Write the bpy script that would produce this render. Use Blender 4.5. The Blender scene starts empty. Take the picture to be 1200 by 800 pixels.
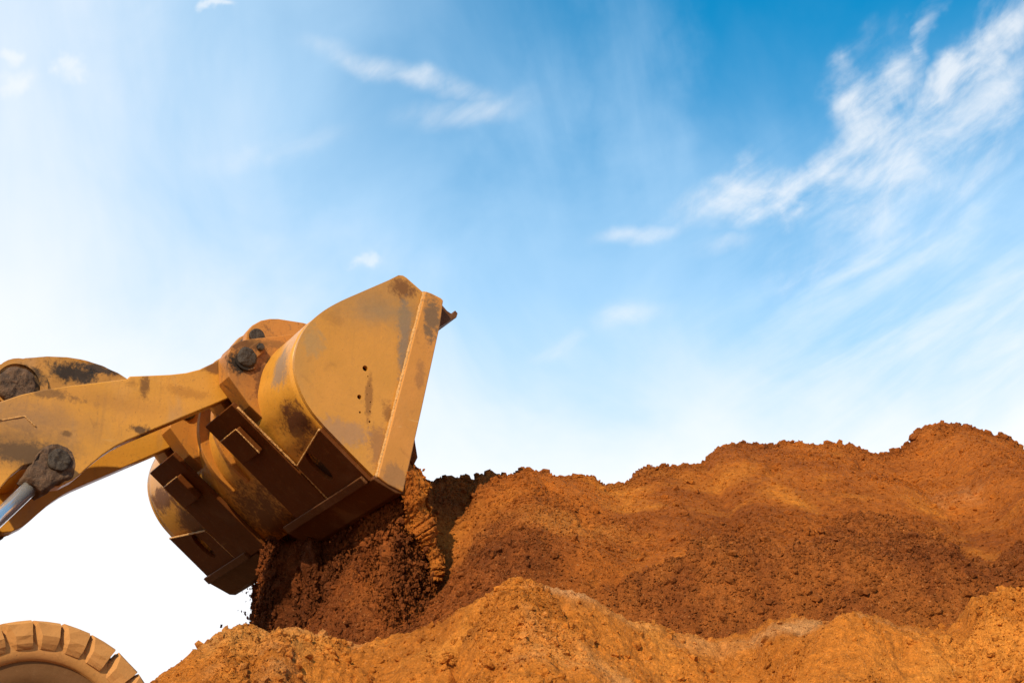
import bpy, bmesh, math, random
import numpy as np
from mathutils import Vector, Matrix
from mathutils.geometry import tessellate_polygon
R = math.radians
random.seed(4)
rng = np.random.default_rng(11)
sc = bpy.context.scene
C = sc.collection

# ------------------------------------------------------------------ camera
CAM = np.array([0., 0., 1.5]); F = 2000.0; PITCH = 0.41428
cd = bpy.data.cameras.new('camera'); cam = bpy.data.objects.new('camera', cd); C.objects.link(cam)
cd.sensor_width = 36; cd.lens = 36 * F / 1200; cd.clip_start = .05; cd.clip_end = 8000
cam.location = CAM; cam.rotation_euler = (math.pi / 2 + PITCH, 0, 0); sc.camera = cam
def ray(px, py):
    cf = np.array([0, math.cos(PITCH), math.sin(PITCH)]); cu = np.array([0, -math.sin(PITCH), math.cos(PITCH)])
    return cf + np.array([1., 0, 0]) * (px - 600) / F - cu * (py - 400) / F
def at_y(px, py, Y):
    d = ray(px, py); return CAM + d * (Y / d[1])
def azel(px, py):
    d = ray(px, py); d = d / np.linalg.norm(d)
    return math.degrees(math.atan2(d[0], d[1])), math.degrees(math.asin(d[2]))

# ------------------------------------------------------------------ light
SUN_AZ = R(25)      # left of straight behind the camera
SUN_EL = R(35)
sdir = Vector((-math.sin(SUN_AZ) * math.cos(SUN_EL), -math.cos(SUN_AZ) * math.cos(SUN_EL), math.sin(SUN_EL)))
sl = bpy.data.lights.new('sun', 'SUN'); so = bpy.data.objects.new('sun', sl); C.objects.link(so)
sl.energy = 5.0; sl.angle = R(.6); sl.color = (1, .85, .60)
so.rotation_euler = sdir.to_track_quat('Z', 'Y').to_euler(); so.location = (-6, -18, 20)
sc.view_settings.view_transform = 'Standard'; sc.view_settings.look = 'None'
sc.view_settings.exposure = 0.14; sc.view_settings.gamma = 1; sc.view_settings.use_curve_mapping = False

class NT:
    """small node-tree helper"""
    def __init__(s, nt): s.t = nt; s.t.nodes.clear()
    def n(s, typ, **kw):
        x = s.t.nodes.new(typ)
        for k, v in kw.items(): setattr(x, k, v)
        return x
    def put(s, sock, v):
        if hasattr(v, 'is_linked') or isinstance(v, bpy.types.NodeSocket): s.t.links.new(v, sock)
        else:
            if hasattr(sock.default_value, '__len__') and len(sock.default_value) == 4 and len(v) == 3: v = (*v, 1)
            sock.default_value = v
    def math(s, op, a, b=0., c=None, clamp=False):
        x = s.n('ShaderNodeMath', operation=op); x.use_clamp = clamp
        s.put(x.inputs[0], a); s.put(x.inputs[1], b)
        if c is not None: s.put(x.inputs[2], c)
        return x.outputs[0]
    def vm(s, op, a, b=None, out=0):
        x = s.n('ShaderNodeVectorMath', operation=op); s.put(x.inputs[0], a)
        if b is not None: s.put(x.inputs[1], b)
        return x.outputs[out]
    def mix(s, f, a, b, mode='MIX'):
        x = s.n('ShaderNodeMix', data_type='RGBA', blend_type=mode)
        s.put(x.inputs[0], f); s.put(x.inputs[6], a); s.put(x.inputs[7], b); return x.outputs[2]
    def noise(s, vec, scale, detail=5, rough=.55, dist=0., lac=2.):
        x = s.n('ShaderNodeTexNoise'); s.put(x.inputs['Vector'], vec); s.put(x.inputs['Scale'], scale)
        s.put(x.inputs['Detail'], detail); s.put(x.inputs['Roughness'], rough); s.put(x.inputs['Distortion'], dist)
        s.put(x.inputs['Lacunarity'], lac)
        return x.outputs[0]
    def rng(s, v, a, b, c=0., d=1., smooth=True):
        x = s.n('ShaderNodeMapRange'); x.interpolation_type = 'SMOOTHSTEP' if smooth else 'LINEAR'; x.clamp = True
        for i, q in enumerate((v, a, b, c, d)): s.put(x.inputs[i], q)
        return x.outputs[0]

# ------------------------------------------------------------------ sky
w = bpy.data.worlds.new('World'); sc.world = w; w.use_nodes = True
T = NT(w.node_tree)
sky = T.n('ShaderNodeTexSky', sky_type='NISHITA'); sky.sun_disc = False
sky.sun_elevation = SUN_EL; sky.sun_rotation = math.atan2(sdir.x, sdir.y)
sky.altitude = 0; sky.air_density = 1.0; sky.dust_density = .6; sky.ozone_density = 3.0
dirv = T.n('ShaderNodeTexCoord').outputs['Generated']
sx = T.n('ShaderNodeSeparateXYZ'); T.put(sx.inputs[0], dirv)
az = T.math('MULTIPLY', T.math('ARCTAN2', sx.outputs[0], sx.outputs[1]), 180 / math.pi)
el = T.math('MULTIPLY', T.math('ARCSINE', sx.outputs[2]), 180 / math.pi)
ae = T.n('ShaderNodeCombineXYZ'); T.put(ae.inputs[0], az); T.put(ae.inputs[1], el); ae = ae.outputs[0]
def rot2(v, ang, s_):
    r_ = T.n('ShaderNodeVectorRotate', rotation_type='Z_AXIS'); T.put(r_.inputs['Vector'], v); T.put(r_.inputs['Angle'], R(ang))
    return T.vm('MULTIPLY', r_.outputs[0], s_)
def blob(px, py, rx, ry, ang, src=None):
    a, e = azel(px, py); k = math.degrees(1 / F)
    v = rot2(T.vm('SUBTRACT', ae if src is None else src, (a, e, 0)), -ang, (1 / (rx * k), 1 / (ry * k), 0))
    return T.rng(T.vm('LENGTH', v, out=1), 0, 1, 1, 0)
def acc(lst):
    o = lst[0]
    for q in lst[1:]: o = T.math('MAXIMUM', o, q)
    return o
wn = T.n('ShaderNodeTexNoise'); T.put(wn.inputs['Vector'], ae); T.put(wn.inputs['Scale'], .22); T.put(wn.inputs['Detail'], 5.); T.put(wn.inputs['Roughness'], .55)
warp = T.vm('MULTIPLY', T.vm('SUBTRACT', wn.outputs['Color'], (.5, .5, .5)), (6.5, 4.6, 0)); ae0 = ae; ae = T.vm('ADD', ae0, warp)
wisp = T.noise(rot2(ae0, -26, (.16, .75, 0)), 1.0, 9, .58, .25)          # drawn-out cirrus
puff = T.noise(rot2(ae0, -32, (.36, .62, 0)), 1.0, 10, .60, .55)
vert = T.noise(rot2(ae0, 76, (.07, .30, 0)), 1.0, 6, .55, .3)
soft = T.noise(ae0, .13, 5, .55, .4)
def shaped(mask, nz, k=1.5, lo=.42, hi=1.05):
    """cloud edge set by the noise, only roughly by the mask"""
    return T.rng(T.math('ADD', mask, T.math('MULTIPLY', T.math('SUBTRACT', nz, .5), T.math('MULTIPLY', mask, 2.4 * k))), lo, hi)
bank = acc([blob(1020, 140, 210, 90, 62), blob(900, 222, 270, 66, 12), blob(1140, 85, 230, 66, 28), T.math('MULTIPLY', blob(1090, 30, 130, 34, 40), .8),
            T.math('MULTIPLY', blob(1070, 200, 380, 150, 26), .80)])
ae1 = T.vm('ADD', ae0, T.vm('MULTIPLY', warp, (.35, .35, 0)))
streak = acc([blob(420, 75, 120, 30, -8, ae1), T.math('MULTIPLY', blob(510, 98, 150, 26, -10, ae1), .95), T.math('MULTIPLY', blob(550, 132, 170, 30, 8, ae1), .75), T.math('MULTIPLY', blob(320, 180, 170, 24, 18, ae1), .6), T.math('MULTIPLY', blob(740, 377, 90, 24, 8, ae1), .85), T.math('MULTIPLY', blob(655, 408, 80, 20, 20, ae1), .7), T.math('MULTIPLY', blob(750, 278, 90, 20, 8, ae1), .9), T.math('MULTIPLY', blob(845, 288, 80, 22, 10, ae1), .8)])
puffs = acc([blob(24, 86, 52, 26, -14), blob(86, 88, 30, 30, -40), blob(4, 46, 30, 20, 0), blob(437, 321, 26, 18, 0), blob(256, 1, 30, 12, 0)])
fib = T.math('ADD', T.math('MULTIPLY', puff, .55), T.math('MULTIPLY', wisp, .45))
lit = acc([T.math('MULTIPLY', shaped(bank, fib, 2.1, .16, 1.50), .80), T.math('MULTIPLY', shaped(streak, T.math('ADD', T.math('MULTIPLY', puff, .6), T.math('MULTIPLY', wisp, .4)), 1.5, .02, 1.5), .62), T.math('MULTIPLY', shaped(puffs, puff, 1.2, .05, 1.3), .62)])
# thin veil, thicker to the left and towards the ground
haze = T.rng(T.math('ADD', el, T.math('MULTIPLY', T.math('SUBTRACT', soft, .5), 7.)), 36, 15.5)
vl = T.math('MULTIPLY', T.rng(T.math('ADD', az, T.math('MULTIPLY', T.math('SUBTRACT', soft, .5), 9.)), 7., -19, 0, .72), T.math('ADD', T.math('MULTIPLY', vert, .35), .85), clamp=True)
vl = T.math('MULTIPLY', vl, T.math('MULTIPLY', T.rng(az, -75., -32.), T.rng(el, 62., 40.)))
fan = T.math('MULTIPLY', T.rng(az, 3., 15.), T.math('MULTIPLY', T.rng(el, 32., 25.), T.rng(wisp, .26, .80, 0, .55)))   # fan of faint cirrus streaks on the right
curtain_ = T.math('MULTIPLY', acc([blob(745, 120, 90, 260, 6), blob(640, 170, 80, 260, -6)]), T.rng(vert, .2, .8, 0, .34))
clear = T.math('SUBTRACT', 1., haze)
for q in (vl, fan, curtain_): clear = T.math('MULTIPLY', clear, T.math('SUBTRACT', 1., q, clamp=True))
veil = T.math('SUBTRACT', 1., clear, clamp=True)
hs = T.n('ShaderNodeHueSaturation'); T.put(hs.inputs['Saturation'], 1.9); T.put(hs.inputs['Value'], 1.36); T.put(hs.inputs['Hue'], .480); T.put(hs.inputs['Color'], sky.outputs[0])
col = T.mix(lit, T.mix(veil, hs.outputs[0], T.mix(T.rng(veil, .55, .98), (4.8, 6.4, 7.9), (7.0, 7.08, 7.3))), (6.5, 6.7, 6.9))
bg = T.n('ShaderNodeBackground'); T.put(bg.inputs[0], col); bg.inputs[1].default_value = .135
T.t.links.new(bg.outputs[0], T.n('ShaderNodeOutputWorld').inputs[0])

# ------------------------------------------------------------------ numpy noise
def _h(ix, iy, iz, seed):
    n = (ix * 374761393 + iy * 668265263 + iz * 2147483647 + seed * 974711) & 0xFFFFFFFF
    n = ((n ^ (n >> 13)) * 1274126177) & 0xFFFFFFFF
    return ((n ^ (n >> 16)) & 0xFFFF) / 65535.0
def vnoise(x, y, z=None, seed=0):
    if z is None: z = np.zeros_like(x)
    ix, iy, iz = (np.floor(a).astype(np.int64) for a in (x, y, z))
    fx, fy, fz = x - ix, y - iy, z - iz
    fx, fy, fz = (a * a * a * (a * (a * 6 - 15) + 10) for a in (fx, fy, fz))
    def L(a, b, t): return a + (b - a) * t
    def pl(k):
        return L(L(_h(ix, iy, iz + k, seed), _h(ix + 1, iy, iz + k, seed), fx), L(_h(ix, iy + 1, iz + k, seed), _h(ix + 1, iy + 1, iz + k, seed), fx), fy)
    if not np.any(fz): return pl(0) * 2 - 1
    return L(pl(0), pl(1), fz) * 2 - 1
def fbm(x, y, z=None, oct=4, gain=.5, seed=0):
    s = 0; a = 1.
    for o in range(oct):
        s = s + a * vnoise(x * 2 ** o + 17.3 * o, y * 2 ** o - 9.1 * o, None if z is None else z * 2 ** o + 3.7 * o, seed + o); a *= gain
    return s
def lumps(x, y, seed=0, oct=3, gain=.55):
    s = 0; a = 1.
    for o in range(oct): s = s + a * (np.abs(vnoise(x * 2 ** o + 7.7 * o, y * 2 ** o + 1.9 * o, None, seed + o)) - .3) * 2; a *= gain
    return s
def sstep(a, b, x):
    t = np.clip((x - a) / (b - a), 0, 1); return t * t * (3 - 2 * t)

# ------------------------------------------------------------------ object helpers
def tag(o, label=None, cat=None, kind=None, group=None):
    if label: o['label'] = label
    if cat: o['category'] = cat
    if kind: o['kind'] = kind
    if group: o['group'] = group
    return o
def mesh_obj(name, verts, faces, mat, parent=None, smooth=False, bevel=0, mesh=None):
    if mesh is None:
        mesh = bpy.data.meshes.new(name); mesh.from_pydata([tuple(v) for v in verts], [], [tuple(f) for f in faces]); mesh.update()
        bm = bmesh.new(); bm.from_mesh(mesh); bmesh.ops.recalc_face_normals(bm, faces=bm.faces); bm.to_mesh(mesh); bm.free()
        if smooth: mesh.polygons.foreach_set('use_smooth', [True] * len(mesh.polygons))
        mesh.materials.append(mat)
    o = bpy.data.objects.new(name, mesh); C.objects.link(o)
    if parent is not None: o.parent = parent
    if bevel:
        b = o.modifiers.new('bevel', 'BEVEL'); b.width = bevel; b.segments = 2; b.limit_method = 'ANGLE'; b.angle_limit = R(38)
    return o
def big_mesh(name, V, Fc, mat, smooth=True):
    """V (n,3), Fc (m,k) arrays"""
    me = bpy.data.meshes.new(name); k = Fc.shape[1]
    me.vertices.add(len(V)); me.vertices.foreach_set('co', V.astype(np.float32).ravel())
    me.loops.add(Fc.size); me.loops.foreach_set('vertex_index', Fc.astype(np.int32).ravel())
    me.polygons.add(len(Fc)); me.polygons.foreach_set('loop_start', np.arange(0, Fc.size, k, dtype=np.int32))
    me.polygons.foreach_set('loop_total', np.full(len(Fc), k, dtype=np.int32))
    me.polygons.foreach_set('use_smooth', np.full(len(Fc), smooth))
    me.update(calc_edges=True); me.materials.append(mat)
    o = bpy.data.objects.new(name, me); C.objects.link(o); return o
def grid_faces(nx, ny):
    i = np.arange(nx - 1)[:, None] * ny + np.arange(ny - 1)[None, :]; i = i.ravel()
    return np.stack([i, i + ny, i + ny + 1, i + 1], 1)

# ------------------------------------------------------------------ materials
def soil_material(name, dark, mid, light, dry, grain=1., dry_amt=0., patches=(), attr=False):
    m = bpy.data.materials.new(name); m.use_nodes = True; T = NT(m.node_tree)
    P = T.n('ShaderNodeNewGeometry').outputs['Position']
    big = T.noise(P, .55, 4, .55, .3); med = T.noise(P, 2.6, 6, .62, .2); fine = T.noise(P, 22, 6, .68); grit = T.noise(P, 95, 3, .6)
    c = T.mix(T.rng(T.math('ADD', T.math('MULTIPLY', big, .6), T.math('MULTIPLY', med, .4)), .36, .63), dark, mid)
    c = T.mix(T.math('MULTIPLY', T.rng(T.noise(P, 1.1, 5, .6, .6), .50, .70), .75), c, light)
    if dry_amt:
        c = T.mix(T.math('MULTIPLY', T.rng(T.noise(T.vm('ADD', P, (7.1, 2.2, .4)), .9, 6, .6, .4), .53, .63), dry_amt), c, dry)
    for (px, py, Y), rad, pc, amt in patches:          # beds of differently coloured soil, and darker spots at the mound's gullies
        dist = T.vm('LENGTH', T.vm('MULTIPLY', T.vm('SUBTRACT', P, tuple(at_y(px, py, Y))), tuple(1 / q for q in rad)), out=1)
        wob = T.math('ADD', dist, T.math('MULTIPLY', T.math('SUBTRACT', T.noise(P, 3.2, 8, .68, .5), .5), 1.7)); c = T.mix(T.math('MULTIPLY', T.rng(wob, 1.1, .4), amt), c, pc)
    if attr:                                           # fresh coarse spill and damp soil are darker than the weathered face
        a1 = T.n('ShaderNodeAttribute', attribute_name='coarse').outputs['Fac']; a2 = T.n('ShaderNodeAttribute', attribute_name='damp').outputs['Fac']
        c = T.mix(T.math('MULTIPLY', a1, .80), c, T.mix(T.rng(med, .35, .65), (.165, .043, .009), (.27, .078, .014)))
        c = T.mix(T.math('MULTIPLY', a2, .85), c, T.mix(T.rng(med, .35, .65), (.12, .030, .006), (.23, .060, .011)))
    c = T.mix(T.math('MULTIPLY', T.rng(T.noise(P, 70, 4, .7), .60, .70), .55), c, tuple(min(1, q * 1.25) for q in dry))
    f = T.rng(fine, .28, .74, .62, 1.36, False); g = T.rng(grit, .25, .75, .74, 1.26, False)
    fg = T.math('MULTIPLY', f, g); cb = T.n('ShaderNodeCombineXYZ')
    for i in range(3): T.put(cb.inputs[i], fg)
    c = T.mix(1., c, cb.outputs[0], 'MULTIPLY')
    b1 = T.n('ShaderNodeBump'); b1.inputs['Strength'].default_value = .9 * grain; b1.inputs['Distance'].default_value = .04; T.put(b1.inputs['Height'], fine)
    b2 = T.n('ShaderNodeBump'); b2.inputs['Strength'].default_value = .8 * grain; b2.inputs['Distance'].default_value = .012; T.put(b2.inputs['Height'], grit)
    T.put(b2.inputs['Normal'], b1.outputs[0])
    s = T.n('ShaderNodeBsdfPrincipled'); T.put(s.inputs['Base Color'], c); s.inputs['Roughness'].default_value = .95
    s.inputs['Specular IOR Level'].default_value = .12; T.put(s.inputs['Normal'], b2.outputs[0])
    T.t.links.new(s.outputs[0], T.n('ShaderNodeOutputMaterial').inputs[0]); return m
M_heap = soil_material('red_soil', (.22, .055, .007), (.39, .105, .011), (.53, .175, .020), (.50, .25, .09), patches=[
    ((650, 640, 11.4), (.62, .9, .30), (.52, .185, .030), .7), ((1140, 620, 12.9), (.75, .8, .26), (.50, .20, .065), .6), ((1010, 585, 13.3), (.3, .4, .18), (.48, .18, .035), .6), ((920, 640, 12.5), (.5, .5, .14), (.52, .20, .042), .6),
    ((560, 650, 11.3), (.5, .7, .35), (.44, .14, .022), .6), ((900, 555, 13.7), (1.0, .5, .2), (.25, .068, .013), .6)], attr=True)
M_mound = soil_material('orange_soil', (.33, .100, .012), (.53, .170, .021), (.61, .222, .033), (.58, .30, .12), dry_amt=.25, patches=[((650, 697, 9.05), (.34, .30, .06), (.55, .27, .11), .6), ((730, 730, 9.2), (.30, .25, .08), (.50, .23, .07), .4), ((820, 762, 9.4), (.42, .3, .10), (.52, .23, .07), .4), ((960, 742, 9.15), (.50, .3, .10), (.55, .28, .11), .6), ((300, 765, 9.1), (.5, .5, .2), (.55, .235, .05), .6), ((560, 765, 8.8), (.14, .2, .2), (.24, .085, .016), .7), ((1165, 735, 9.0), (.12, .2, .05), (.16, .055, .012), .8)])
M_moist_shaded = soil_material('moist_shaded_soil', (.10, .026, .006), (.19, .048, .009), (.27, .075, .014), (.36, .16, .06))  # colour darkened for the bucket's shade as well as for moisture
M_ground = soil_material('ground_soil', (.20, .09, .03), (.32, .15, .05), (.38, .2, .08), (.4, .25, .12))

def paint_material(name, base, dirt=.5, rough=.42, stains_and_shade=(), dust=.3, seed=0., streak=.4, metallic=0., spec=.34):
    """chipped industrial paint: base, faded patches, rust/grease, dust; stains = (pos, radius, colour, amount)"""
    m = bpy.data.materials.new(name); m.use_nodes = True; T = NT(m.node_tree)
    P0 = T.n('ShaderNodeTexCoord').outputs['Object']; P = T.vm('ADD', P0, (seed, seed * .7, -seed))
    n1 = T.noise(P, 1.7, 6, .6, .5); n2 = T.noise(P, 5.5, 8, .66, .7); n3 = T.noise(P, 38, 5, .65)
    c = T.mix(T.rng(n1, .36, .66), base, tuple(min(1, b * k) for b, k in zip(base, (1.12, 1.1, 1.25))))
    c = T.mix(T.math('MULTIPLY', T.rng(T.noise(T.vm('MULTIPLY', P, (1, 1, .45)), 2.4, 5, .6, .8), .55, .74), dust), c, (.34, .22, .12))
    r = T.math('MULTIPLY', T.rng(n2, .56, .72), dirt)
    c = T.mix(r, c, (.115, .045, .014)); rgh = T.math('ADD', T.math('MULTIPLY', r, .35), rough)
    sp = T.math('MULTIPLY', T.rng(n3, .66, .74), min(1, dirt * .9)); c = T.mix(sp, c, (.05, .022, .010))
    # scratches running along the plates
    sc1 = T.noise(T.vm('MULTIPLY', P, (3, 3, 60)), 1.0, 3, .5, .6); c = T.mix(T.math('MULTIPLY', T.rng(sc1, .70, .76), streak), c, (.60, .36, .13))
    # fine grime: splashes, chips down to primer and dull handling marks
    g1 = T.noise(P, 13, 9, .72, 1.2); c = T.mix(T.math('MULTIPLY', T.rng(g1, .55, .68), dirt * .8), c, (.20, .095, .032))
    g2 = T.noise(T.vm('ADD', P, (3.1, 8.2, 1.7)), 75, 4, .7, .4); c = T.mix(T.math('MULTIPLY', T.rng(g2, .63, .69), T.math('MULTIPLY', T.rng(n1, .42, .60), min(1, dirt * 1.6))), c, (.07, .03, .012))
    g3 = T.noise(T.vm('MULTIPLY', P, (22, 22, 2.2)), 1.0, 5, .6, .5); c = T.mix(T.math('MULTIPLY', T.rng(g3, .56, .72), dirt * .5), c, (.24, .115, .035))   # run marks down the plates
    for pos, rad, colr, amt in stains_and_shade:
        dist = T.vm('LENGTH', T.vm('MULTIPLY', T.vm('SUBTRACT', P0, pos), tuple(1 / q for q in rad)), out=1)
        wide = rad[0] * rad[2] > .030 and amt < .72                     # broad tints fade out, the rest have torn edges
        wob = T.math('ADD', dist, T.math('ADD', T.math('MULTIPLY', T.math('SUBTRACT', T.noise(P, 4 if wide else 6, 8, .66, .8), .5), 1.3 if wide else 1.9), T.math('MULTIPLY', T.math('SUBTRACT', T.noise(P, 40, 5, .7, .3), .5), .5 if wide else 1.2)))
        k = T.math('MULTIPLY', T.rng(wob, 1.2 if wide else .95, .0 if wide else .40), amt); c = T.mix(k, c, colr); rgh = T.math('ADD', rgh, T.math('MULTIPLY', k, .3), clamp=True)
    s = T.n('ShaderNodeBsdfPrincipled'); T.put(s.inputs['Base Color'], c); T.put(s.inputs['Roughness'], rgh)
    s.inputs['Specular IOR Level'].default_value = spec; s.inputs['Metallic'].default_value = metallic
    b1 = T.n('ShaderNodeBump'); b1.inputs['Strength'].default_value = .22; b1.inputs['Distance'].default_value = .06; T.put(b1.inputs['Height'], T.noise(P, 1.6, 3, .5))
    b2 = T.n('ShaderNodeBump'); b2.inputs['Strength'].default_value = .35; b2.inputs['Distance'].default_value = .006; T.put(b2.inputs['Height'], T.math('ADD', n3, T.math('MULTIPLY', r, -.8)))
    T.put(b2.inputs['Normal'], b1.outputs[0]); T.put(s.inputs['Normal'], b2.outputs[0])
    T.t.links.new(s.outputs[0], T.n('ShaderNodeOutputMaterial').inputs[0]); return m
def plain(name, colr, rough=.6, metallic=0., bump=0., bscale=30, var=.25):
    m = bpy.data.materials.new(name); m.use_nodes = True; T = NT(m.node_tree)
    P = T.n('ShaderNodeTexCoord').outputs['Object']; n = T.noise(P, bscale, 6, .62, .3)
    c = T.mix(T.rng(n, .3, .7), tuple(q * (1 - var) for q in colr), tuple(min(1, q * (1 + var)) for q in colr))
    s = T.n('ShaderNodeBsdfPrincipled'); T.put(s.inputs['Base Color'], c); s.inputs['Roughness'].default_value = rough; s.inputs['Metallic'].default_value = metallic
    if bump:
        b = T.n('ShaderNodeBump'); b.inputs['Strength'].default_value = bump; b.inputs['Distance'].default_value = .02; T.put(b.inputs['Height'], n); T.put(s.inputs['Normal'], b.outputs[0])
    T.t.links.new(s.outputs[0], T.n('ShaderNodeOutputMaterial').inputs[0]); return m

# ------------------------------------------------------------------ loader frame of reference
TH = 0.53378; WR = .80
ORG = np.array([-3.4063, 11.0696, 1.7685]) + CAM            # centre of the front axle
FWD = np.array([math.cos(TH), math.sin(TH), 0]); RGT = np.array([math.sin(TH), -math.cos(TH), 0])
PAD = ORG[2] - WR                                            # ground level under the wheels
def uz(px, py, wv):
    """point of the upright plane at offset wv from the machine's centre line seen at this pixel -> (u, z above ground)"""
    d = ray(px, py); t = (wv + (ORG - CAM) @ RGT) / (d @ RGT); p = CAM + t * d - ORG
    return (p @ FWD, p[2] + WR)
def L3(u, wv, z): return (u, -wv, z)
def toworld(u, wv, z): return ORG + u * FWD + wv * RGT + np.array([0, 0, z - WR])
def poly(pts, wv): return [uz(x, y, wv) for x, y in pts]

# ------------------------------------------------------------------ terrain
def interp_ridge(pts):
    P = np.array([at_y(*p) for p in pts]); o = np.argsort(P[:, 0]); P = P[o]
    return P
heap_r = interp_ridge([(-60, 1060, 11.6), (120, 1010, 11.7), (230, 930, 11.8), (290, 860, 11.9), (335, 800, 11.9), (368, 745, 11.9), (400, 690, 11.9), (430, 640, 11.9), (460, 605, 11.9), (482, 586, 11.95), (505, 576, 12.0), (555, 573, 12.2), (560, 568, 12.2), (598, 566, 12.3),
    (606, 560, 12.35), (625, 559, 12.4), (650, 567, 12.5), (700, 575, 12.7), (722, 575, 12.8), (740, 567, 12.95), (770, 554, 13.2), (800, 552, 13.4), (821, 553, 13.5),
    (828, 540, 13.6), (842, 530, 13.7), (880, 527, 13.85), (930, 525, 14.0), (965, 525, 14.1), (1000, 528, 14.15), (1030, 536, 14.2), (1052, 530, 14.25), (1060, 525, 14.3),
    (1074, 506, 14.4), (1100, 495, 14.4), (1130, 504, 14.4), (1160, 517, 14.4), (1194, 529, 14.4), (1230, 533, 14.4), (1330, 520, 14.3), (1500, 560, 14.1), (1800, 700, 13.8)])
mnd_r = interp_ridge([(60, 930, 8.9), (130, 860, 8.9), (165, 825, 8.9), (200, 795, 9.0), (230, 769, 9.1), (258, 749, 9.2), (285, 740, 9.25), (305, 741, 9.3), (322, 748, 9.3), (340, 742, 9.3), (358, 744, 9.35), (378, 754, 9.4), (400, 761, 9.5),
    (420, 765, 9.55), (440, 759, 9.5), (480, 748, 9.4), (520, 735, 9.3), (545, 712, 9.2), (570, 696, 9.1), (596, 683, 9.05), (612, 683, 9.05), (640, 690, 9.1), (680, 701, 9.15), (700, 711, 9.2),
    (735, 726, 9.3), (765, 738, 9.45), (790, 749, 9.55), (830, 751, 9.6), (870, 749, 9.6), (900, 736, 9.4), (940, 729, 9.3), (975, 724, 9.25), (1000, 728, 9.25), (1040, 736, 9.3), (1075, 744, 9.4), (1100, 745, 9.4),
    (1116, 737, 9.35), (1124, 720, 9.3), (1132, 710, 9.25), (1160, 707, 9.2), (1200, 707, 9.15), (1300, 700, 9.1), (1500, 760, 9.0), (1700, 900, 9.0)])
TONGUE = None
def tongue_t(x, y): return np.interp(x, TONGUE[:, 0], TONGUE[:, 1]) + .035 * fbm(x * 5, x * 0 + .7, oct=3, seed=61) - y
def coarse(x, y):
    """1 where the face is covered with fresh coarse crumbs"""
    k = .55 * sstep(-.1, .4, fbm(x * .8, y * .8, oct=3, seed=77)); d = np.interp(x, heap_r[:, 0], heap_r[:, 1]) - y
    if TONGUE is not None: k = np.maximum(k * .6, sstep(-.03, .06, tongue_t(x, y)) * sstep(-.1, .9, x + .5 * fbm(x * 1.3, y * 1.3, oct=3, seed=62)))
    return np.maximum(k, .9 * (1 - sstep(.05, .5, np.abs(d) + .2 * fbm(x * 2, y * 2, seed=63))))
def damp(x, y): return sstep(.05, -.55, x + .30 * fbm(x * 2.2, y * 2.2, oct=3, seed=64) + .25 * (y - 11.3))
def heap_h(x, y, fine=True):
    yr = np.interp(x, heap_r[:, 0], heap_r[:, 1]); zr = np.interp(x, heap_r[:, 0], heap_r[:, 2])
    d = yr + .10 * fbm(x * .9, y * 0 + 3.3, oct=3, seed=5) - y
    up = sstep(.15, .9, d)                                    # leave the crest line itself where it is
    body = np.where(d > 0, .10 * np.minimum(d, .25) + .64 * np.maximum(d - .25, 0) - .05 * np.maximum(d - 2.5, 0), -.6 * d)
    h = zr - body
    h = h - .80 * sstep(.05, -.75, x) * sstep(.25, 1.0, d)
    h = h + up * (.08 * fbm(x * .55, y * .5, oct=2, seed=31) + .06 * fbm(x * 1.7, y * .8, oct=2, seed=8))
    if TONGUE is not None:                                   # layer of fresh coarse spill lying on the face
        tq = tongue_t(x, y); h = h + .075 * sstep(0, .10, tq) + .05 * sstep(.1, .8, tq)
    # erosion gullies
    for (ax, ay), (bx, by), Y0, Y1, dep in (((640, 612), (634, 640), 11.9, 11.6, .05), ((690, 645), (684, 672), 11.55, 11.25, .08), ((1014, 560), (1008, 600), 13.6, 12.95, .10), ((915, 605), (900, 625), 12.85, 12.5, .06), ((1109, 515), (1110, 536), 14.15, 13.9, .12)):
        a = at_y(ax, ay, Y0); b = at_y(bx, by, Y1); ab = (b - a)[:2]; t = np.clip(((x - a[0]) * ab[0] + (y - a[1]) * ab[1]) / (ab @ ab), 0, 1)
        q = np.hypot(x - a[0] - t * ab[0] + .05 * vnoise(x * 6, y * 6, seed=2), y - a[1] - t * ab[1]); h = h - dep * (1 - sstep(.0, .07, q)) - .4 * dep * (1 - sstep(0, .3, q))
    # the pile under the bucket
    c = toworld(2.50, .35, 0); q = np.hypot((x - c[0]) * .8, (y - c[1]))
    h = h + .10 * np.exp(-(q / .6) ** 2)
    h = h - 1.4 * sstep(10.55, 9.75, y)   # foot of the slope, behind the mound
    if fine:
        k = coarse(x, y); dm = damp(x, y); crest = 1 - sstep(.0, .7, np.abs(d))
        h = h + (.35 + .65 * k) * (.022 * fbm(x * 5, y * 5, oct=2, seed=12) + .010 * fbm(x * 14, y * 14, oct=2, seed=13)) + (.22 + .78 * k) * .018 * lumps(x * 13, y * 13, 14, 3, .72)
        h = h + dm * (.05 * fbm(x * 3.5, y * 3.5, oct=3, seed=15) + .03 * lumps(x * 8, y * 8, 16, 2))
        h = h - .040 * crest
        h = h + crest * (.35 + .9 * sstep(-.3, .4, fbm(x * 1.1, y * .2, oct=2, seed=23))) * (.050 * np.maximum(vnoise(x * 5, y * 5, seed=21), -.2) + .045 * np.maximum(vnoise(x * 12, y * 12, seed=22), -.2))
    return h
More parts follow.
